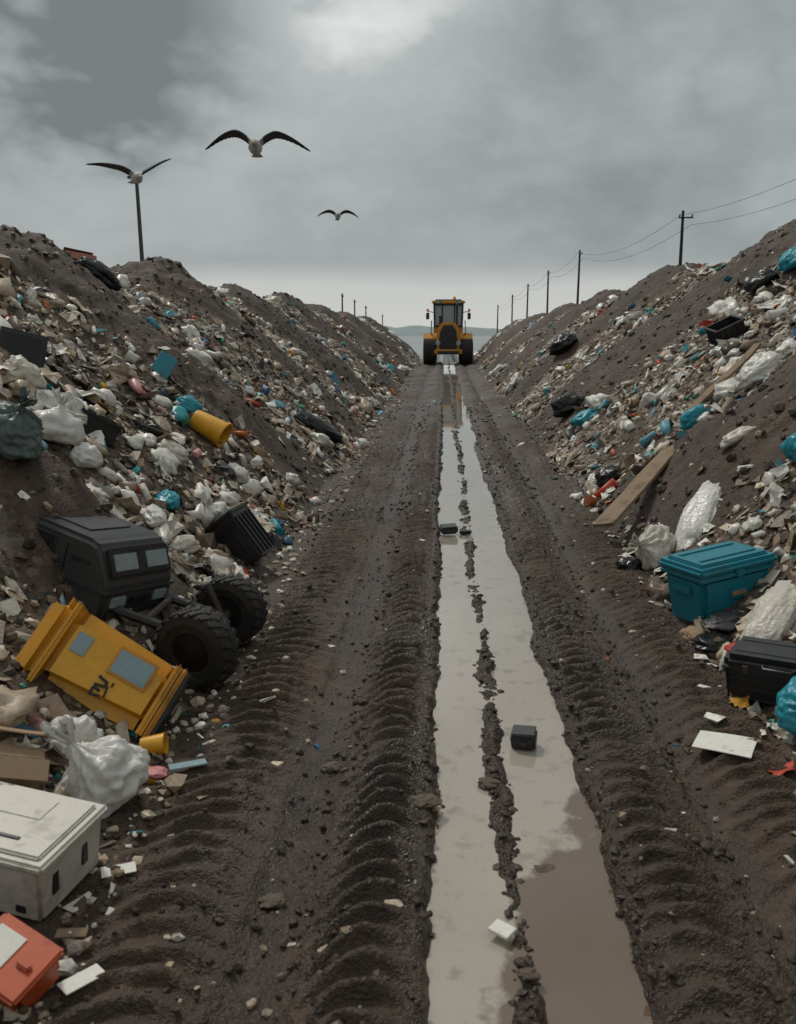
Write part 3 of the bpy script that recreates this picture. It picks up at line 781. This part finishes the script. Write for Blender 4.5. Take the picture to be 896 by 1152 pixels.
# ------------------------------------------------------------------ tractor
def tractor():
    E=empty('tractor',T(.20,45.2,float(base(np.array(45.2)))+.02))
    b=MB()
    b.prism([(-.55,.62),(.55,.62),(.58,1.2),(.50,1.75),(.30,2.02),(-.30,2.02),(-.50,1.75),(-.58,1.2)],1.9,M_yelD,T(0,-.75,0),.05,3)
    b.prism([(-.40,.70),(.40,.70),(.44,1.2),(.38,1.62),(.2,1.88),(-.2,1.88),(-.38,1.62),(-.44,1.2)],.06,M_blk,T(0,-1.72,0),.02)
    for k in range(9): b.box((.72-.02*abs(k-3)*1.2,.03,.035),M_dgr,T(0,-1.765,.85+k*.105),.006)
    b.box((1.35,.35,.24),M_yelD,T(0,-1.65,.62),.04,1,3)
    b.box((1.0,.3,.16),M_blk,T(0,-1.88,.58),.03)
    for sg in(-1,1): b.lathe([(.001,0),(.11,0),(.12,.03),(.1,.06),(.001,.06)],M_glass,T(sg*.49,-1.80,1.02)@R(90,0,0),16)
    b.box((1.0,2.6,.3),M_blk,T(0,.2,.68),.03)
    for sg in(-1,1):
        b.prism([(-1.3,.95),(-1.25,1.25),(-.9,1.5),(.4,1.5),(.85,1.2),(.9,.9),(.78,.9),(.72,1.12),(.35,1.38),(-.85,1.38),(-1.15,1.18),(-1.2,.95)],.62,M_yelD,T(sg*.86,.3,0)@R(0,0,90),.015)
        b.box((.3,.5,.05),M_dgr,T(sg*.72,-.55,.7),.01);b.box((.3,.4,.05),M_dgr,T(sg*.75,-.6,1.0),.01)
        b.tube([(sg*.55,-.75,1.1),(sg*.85,-.75,1.5),(sg*.82,-.35,2.1)],.025,M_blk)
    b.done('body',Matrix(),E)
    c=MB()
    zc=1.5
    c.box((1.45,1.35,.5),M_yelD,T(0,.55,zc+.1),.05,1,3)
    for sx in(-1,1):
        for sy,yy in((-1,-.12),(1,1.2)):
            c.box((.09,.09,1.15),M_blk,T(sx*.69,yy,zc+.85)@R(0,sx*1.5,0),.015)
        c.box((.02,1.25,1.02),M_glass,T(sx*.70,.54,zc+.84),.004)
        c.box((.06,.06,1.1),M_blk,T(sx*.30,-.14,zc+.85),.01)
    c.box((1.32,.02,1.02),M_glass,T(0,-.12,zc+.84),.004)
    c.box((1.32,.02,1.02),M_glass,T(0,1.2,zc+.84),.004)
    c.box((1.45,.08,.07),M_blk,T(0,-.13,zc+1.36),.01);c.box((1.45,.08,.09),M_blk,T(0,-.15,zc+.33),.01)
    c.box((1.66,1.62,.14),M_yelD,T(0,.5,zc+1.50),.05,1,3)
    c.box((1.3,1.2,.06),M_dgr,T(0,.5,zc+1.60),.02)
    for sg in(-1,1):
        c.box((.2,.1,.13),M_glass,T(sg*.52,-.36,zc+1.50),.02);c.box((.24,.06,.17),M_blk,T(sg*.52,-.32,zc+1.50),.02)
        c.tube([(sg*.72,-.12,zc+1.0),(sg*.98,-.3,zc+1.05),(sg*1.0,-.3,zc+.75)],.02,M_blk)
        c.box((.16,.05,.32),M_blk,T(sg*1.02,-.32,zc+.82),.02)
        c.box((.12,.08,.14),M_lamp,T(sg*1.02,-.33,zc+1.10),.02)
    c.lathe([(.001,0),(.07,0),(.07,.1),(.04,.15),(.001,.15)],M_lamp,T(.3,.5,zc+1.63),14)
    c.done('cab',Matrix(),E)
    x=MB();x.lathe([(.001,0),(.05,0),(.05,.75),(.06,.76),(.06,1.0),(.04,1.02),(.001,1.02)],M_blk,T(.42,-.5,1.9),14);x.lathe([(.001,0),(.08,0),(.08,.35),(.1,.36),(.1,.42),(.001,.45)],M_blk,T(-.38,-.7,1.9),14)
    x.done('exhaust',Matrix(),E)
    for i,(sx,yy,r,w) in enumerate(((-1,-1.15,.60,.60),(1,-1.15,.60,.60),(-1,.95,.72,.66),(1,.95,.72,.66))):
        w_=MB();wheel(w_,T(sx*.90,yy,r)@R(0,90,0),r,w,.5,22,M_rub,M_yelD,.07);w_.done('wheel_%d'%(i+1),Matrix(),E)
    a=MB()
    for yy,r in((-1.15,.6),(.95,.72)): a.tube([(-.8,yy,r),(.8,yy,r)],.1,M_blk)
    a.done('axles',Matrix(),E)
tractor()
# ------------------------------------------------------------------ poles
def pole(name,x,y,ztop,arms=1,r=.11,lean=0,aw=.9):
    z0=float(H(np.array([x]),np.array([y]))[0])-.3
    mb=MB();h=ztop-z0
    mb.lathe([(.001,0),(r*1.25,0),(r,h*.5),(r*.75,h),(.001,h+.03)],M_woodp,Matrix(),12)
    for k in range(arms):
        zz=h-.25-.42*k;w=aw
        mb.box((w,.05,.05),M_woodp,T(w*.18,-r*1.1,zz),.01)
        for s in(-.25,.6): mb.lathe([(.001,0),(.02,0),(.03,.03),(.02,.06),(.03,.09),(.001,.11)],M_dgr,T(s*w,-r*1.1,zz+.025),10)
    mb.done(name,T(x,y,z0)@R(lean,lean*.5,0))
PR=[(9,12,6.3),(9,35.6,6.1),(9,62.4,6.85),(9,80,6.6),(9,100,6.4),(9,121,6.0),(9,155,5.5)]
for i,(x,y,z) in enumerate(PR): pole('utility_pole',x,y,z,1,.055+.0004*y,.6*(-1)**i,.55 if i<2 else .25)
for y,z in((80,4.7),(91,4.5),(104,4.2),(132,3.6)): pole('utility_pole',-9,y,z,1,.08,0,.25)
def lamp():
    x,y=-8.78,26.4;z0=H1(x,y)-.3;h=6.0-z0;mb=MB()
    mb.lathe([(.001,0),(.11,0),(.11,.5),(.07,.55),(.05,h),(.001,h+.02)],M_dgr,Matrix(),14)
    mb.box((.38,.14,.06),M_dgr,T(-.08,-.0,h+.02)@R(0,-6,0),.025,1,3);mb.box((.28,.09,.02),M_glass,T(-.10,0,h-.02)@R(0,-6,0),.008)
    mb.done('lamp_post',T(x,y,z0)@R(0,-.8,0))
lamp()
def wires():
    mb=MB()
    for a,b in zip(PR,PR[1:]):
        for dx,dz in((-.1,-.14),(.3,-.5)):
            A=Vector((a[0]+dx,a[1],a[2]+dz));B=Vector((b[0]+dx,b[1],b[2]+dz));sag=.024*(B-A).length
            pts=[A.lerp(B,t)-Vector((0,0,4*sag*t*(1-t))) for t in np.linspace(0,1,14)]
            mb.tube(pts,.005+.00007*a[1],M_ink,Matrix(),5)
    mb.done('power_line')
wires()
# ------------------------------------------------------------------ gulls
G_w=paint('gull_white',(.50,.50,.48),.7,.05,20,.1);G_g=paint('gull_grey',(.05,.052,.056),.7,.05,20,.1);G_b=paint('gull_black',(.012,.012,.013),.7,.0,20,.1);G_y=paint('gull_beak',(.5,.22,.03),.5,.0)
def gull(loc,rot,sc,wl,wr):
    mb=MB()
    b=bmesh.new();rings=[];sec=[(-.245,.010,-.045),(-.235,.028,-.04),(-.21,.041,-.03),(-.175,.043,-.022),(-.14,.042,-.012),(-.09,.064,-.008),(-.02,.080,-.014),(.06,.068,-.008),(.13,.040,.004),(.18,.022,.010),(.2,.01,.01)]
    for y,r,z in sec: rings.append([b.verts.new((r*math.cos(a),y,z+r*.9*math.sin(a))) for a in np.linspace(0,2*math.pi,17)[:-1]])
    for p,q in zip(rings,rings[1:]):
        for k in range(16): b.faces.new((p[k],p[(k+1)%16],q[(k+1)%16],q[k]))
    b.faces.new(rings[0]);b.faces.new(rings[-1]);bmesh.ops.recalc_face_normals(b,faces=b.faces[:])
    mb._add(b,Matrix(),G_w)
    mb.lathe([(.014,0),(.012,.02),(.006,.045),(.001,.055)],G_y,T(0,-.238,-.045)@R(115,0,0),8)
    for s in(-1,1): mb.lathe([(.001,0),(.006,.001),(.001,.004)],G_b,T(s*.036,-.205,-.018)@R(0,s*90,0),8)
    b=bmesh.new();t=[b.verts.new(p) for p in((-.02,.15,.012),(.02,.15,.012),(.07,.30,.01),(.035,.315,.008),(0,.32,.008),(-.035,.315,.008),(-.07,.30,.01))]
    b.faces.new(t);bmesh.ops.solidify(b,geom=b.faces[:],thickness=.006);mb._add(b,Matrix(),G_w)
    for s in(-1,1): mb.tube([(s*.02,.08,-.05),(s*.02,.16,-.035),(s*.02,.2,-.03)],.006,G_y,Matrix(),6)
    for g in(G_g,G_b,G_w):
        if g not in mb.mats: mb.mats.append(g)
    for s,path in((-1,wl),(1,wr)):
        n=30;P=[Vector(p) for p in path]
        def cr(t):
            k=t*(len(P)-1);i=min(int(k),len(P)-2);f=k-i
            p0=P[max(i-1,0)];p1=P[i];p2=P[i+1];p3=P[min(i+2,len(P)-1)]
            return .5*((2*p1)+(-p0+p2)*f+(2*p0-5*p1+4*p2-p3)*f*f+(-p0+3*p1-3*p2+p3)*f**3)
        b=bmesh.new();rows=[]
        for k in range(n):
            t=k/(n-1);c=cr(t);ch=(.20-.02*t)*(1-max(0,(t-.40)/.60)**1.9*.90)
            jag=.012*(k%2) if t>.2 else 0
            row=[(u,th*(1-t*.7)) for u,th in((0,.0),(.08,.014),(.3,.016),(.65,.009),(1,.001))]
            top=[b.verts.new((s*c.x,c.y-ch*.35+ch*u+(jag if u==1 else 0),c.z+th+.03*math.sin(u*3.14)*(1-t))) for u,th in row]
            bot=[b.verts.new((s*c.x,c.y-ch*.35+ch*u+(jag if u==1 else 0),c.z-th*.4+.03*math.sin(u*3.14)*(1-t)-.001)) for u,th in row]
            rows.append(top+bot[::-1])
        for p,q in zip(rows,rows[1:]):
            m=len(p)
            for k in range(m): b.faces.new((p[k],p[(k+1)%m],q[(k+1)%m],q[k]))
        b.faces.new(rows[0]);b.faces.new(rows[-1]);bmesh.ops.recalc_face_normals(b,faces=b.faces[:])
        tipx=abs(P[-1].x)
        for f in b.faces:
            cx=abs(f.calc_center_median().x)/tipx
            f.material_index=mb.mats.index(G_b) if cx>.68 else mb.mats.index(G_g)
            if cx<.14: f.material_index=mb.mats.index(G_w)
        me=bpy.data.meshes.new('w');b.to_mesh(me);b.free();mb.bm.from_mesh(me);bpy.data.meshes.remove(me)
    mb.done('seagull',T(*loc)@R(*rot)@Matrix.Scale(sc,4))
gull((-2.16,10.6,3.80),(-12,0,8),1.0,[(.03,0,.03),(.14,-.02,.12),(.25,-.01,.155),(.40,.03,.11),(.57,.09,.0)],[(.03,0,.03),(.14,-.02,.11),(.25,-.01,.15),(.42,.03,.105),(.62,.09,.0)])
gull((-4.22,12.6,3.80),(-8,4,30),1.0,[(.03,0,.03),(.18,-.02,.09),(.33,-.01,.11),(.48,.03,.12),(.64,.09,.11)],[(.03,0,.03),(.14,-.02,.11),(.26,-.01,.20),(.37,.03,.28),(.5,.09,.36)])
gull((-3.02,26.,4.86),(-16,0,10),1.05,[(.03,0,.03),(.16,-.02,.11),(.27,-.01,.13),(.42,.03,.09),(.55,.09,.02)],[(.03,0,.03),(.16,-.02,.11),(.27,-.01,.13),(.42,.03,.09),(.56,.09,.0)])
# ------------------------------------------------------------------ distant hills
def hills():
    m,nt,b=nt_new('haze_tinted_hills')
    g=N(nt,'ShaderNodeNewGeometry').outputs['Position']
    c=mixc(nt,noise(nt,g,.012,5,.7),(.22,.27,.28),(.36,.40,.405));nt.links.new(c,b.inputs['Base Color']);b.inputs['Roughness'].default_value=1;b.inputs['Specular IOR Level'].default_value=0  # pale tones paint air haze into the hill colour, no mist volume
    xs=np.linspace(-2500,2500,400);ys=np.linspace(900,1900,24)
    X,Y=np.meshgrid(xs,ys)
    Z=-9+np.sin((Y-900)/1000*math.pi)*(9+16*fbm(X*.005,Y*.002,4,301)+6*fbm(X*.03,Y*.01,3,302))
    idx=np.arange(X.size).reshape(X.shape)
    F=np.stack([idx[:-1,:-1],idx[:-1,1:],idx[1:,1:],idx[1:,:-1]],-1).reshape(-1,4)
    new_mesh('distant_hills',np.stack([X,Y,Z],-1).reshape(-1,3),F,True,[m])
hills()
# ------------------------------------------------------------------ sky
def sky():
    w=bpy.data.worlds.new('World');scene.world=w;w.use_nodes=True;nt=w.node_tree
    for n in list(nt.nodes): nt.nodes.remove(n)
    out=N(nt,'ShaderNodeOutputWorld')
    st=N(nt,'ShaderNodeTexSky',sky_type='NISHITA',sun_disc=False,sun_elevation=math.radians(52),sun_rotation=math.radians(-35),dust_density=3,ozone_density=1)
    bg1=N(nt,'ShaderNodeBackground');bg1.inputs[1].default_value=.05;nt.links.new(st.outputs[0],bg1.inputs[0])
    d=N(nt,'ShaderNodeTexCoord').outputs['Generated']
    sp=N(nt,'ShaderNodeSeparateXYZ');nt.links.new(d,sp.inputs[0]);z=sp.outputs[2]
    mp=N(nt,'ShaderNodeMapping');mp.inputs['Scale'].default_value=(1,1,1.7);mp.inputs['Location'].default_value=(.35,.1,.22);nt.links.new(d,mp.inputs[0])
    nn=N(nt,'ShaderNodeTexNoise');nn.inputs['Scale'].default_value=3.6;nn.inputs['Detail'].default_value=5;nn.inputs['Roughness'].default_value=.5;nn.inputs['Distortion'].default_value=.2
    nt.links.new(mp.outputs[0],nn.inputs['Vector'])
    n2=noise(nt,mp.outputs[0],11,3,.55)
    bl=math_(nt,'MULTIPLY',math_(nt,'ABSOLUTE',math_(nt,'SUBTRACT',n2,.5)),1.6)
    f=math_(nt,'ADD',math_(nt,'MULTIPLY',math_(nt,'SUBTRACT',nn.outputs['Fac'],.5),.55),.475)
    f=math_(nt,'ADD',f,math_(nt,'MULTIPLY',bl,.14))
    def blob(dirv,r0,r1,amt,wb=.3):
        dt=N(nt,'ShaderNodeVectorMath',operation='DISTANCE');nt.links.new(d,dt.inputs[0]);dt.inputs[1].default_value=dirv
        wob=math_(nt,'ADD',dt.outputs['Value'],math_(nt,'MULTIPLY',math_(nt,'SUBTRACT',math_(nt,'ADD',nn.outputs['Fac'],math_(nt,'MULTIPLY',bl,.35)),.55),wb))
        mr=N(nt,'ShaderNodeMapRange',interpolation_type='SMOOTHSTEP');mr.inputs[1].default_value=r0;mr.inputs[2].default_value=r1;mr.inputs[3].default_value=amt;mr.inputs[4].default_value=0
        nt.links.new(wob,mr.inputs[0]);return mr.outputs[0]
    for a in(((-.085,.94,.335),.03,.15,.23,.42),((-.30,.90,.325),.05,.20,-.17,.4),((-.42,.86,.30),.05,.18,-.10,.4),((.19,.955,.20),.05,.34,-.03,.3),((-.15,.97,.16),.05,.25,.03,.3)):
        f=math_(nt,'ADD',f,blob(*a))
    c=ramp(nt,f,[(.28,(.160,.183,.188)),(.40,(.26,.292,.296)),(.50,(.345,.378,.379)),(.60,(.42,.45,.446)),(.68,(.58,.60,.59)),(.78,(.78,.79,.77))])
    zz=math_(nt,'ADD',z,math_(nt,'MULTIPLY',math_(nt,'SUBTRACT',nn.outputs['Fac'],.5),.035))
    hz=ramp(nt,zz,[(0,(1,1,1)),(.045,(.8,.8,.8)),(.072,(.0,.0,.0))])
    band=ramp(nt,zz,[(.068,(.86,.87,.88)),(.15,(1,1,1))]);c=mixc(nt,1.0,c,band,'MULTIPLY')
    c=mixc(nt,hz,c,(.56,.57,.55))
    up=ramp(nt,z,[(.38,(1,1,1)),(1,(1.4,1.34,1.27))])
    c=mixc(nt,1.0,c,up,'MULTIPLY')
    bg2=N(nt,'ShaderNodeBackground');nt.links.new(c,bg2.inputs[0]);bg2.inputs[1].default_value=1.12
    mx=N(nt,'ShaderNodeMixShader');mx.inputs[0].default_value=.93
    nt.links.new(bg1.outputs[0],mx.inputs[1]);nt.links.new(bg2.outputs[0],mx.inputs[2]);nt.links.new(mx.outputs[0],out.inputs[0])
sky()
sl=bpy.data.lights.new('sun','SUN');so=bpy.data.objects.new('sun',sl);col.objects.link(so)
sl.energy=1.5;sl.angle=math.radians(10);sl.color=(1,.945,.87)
az=math.radians(-35);el=math.radians(52)
sd=Vector((math.sin(az)*math.cos(el),math.cos(az)*math.cos(el),math.sin(el)))
so.rotation_euler=sd.to_track_quat('Z','Y').to_euler()
# ------------------------------------------------------------------ camera
cam=bpy.data.cameras.new('camera');co=bpy.data.objects.new('camera',cam);col.objects.link(co)
cam.sensor_fit='VERTICAL';cam.sensor_height=24;cam.lens=24*998/1152
cam.clip_end=6000;cam.clip_start=.05
cam.dof.use_dof=True;cam.dof.focus_distance=9;cam.dof.aperture_fstop=3.2
co.location=(0,0,1.8);co.rotation_euler=Euler((math.radians(90-11.77),0,math.radians(2.92)))
scene.camera=co
scene.view_settings.view_transform='Standard';scene.view_settings.look='None';scene.view_settings.exposure=0
print('total',time.time()-T0)
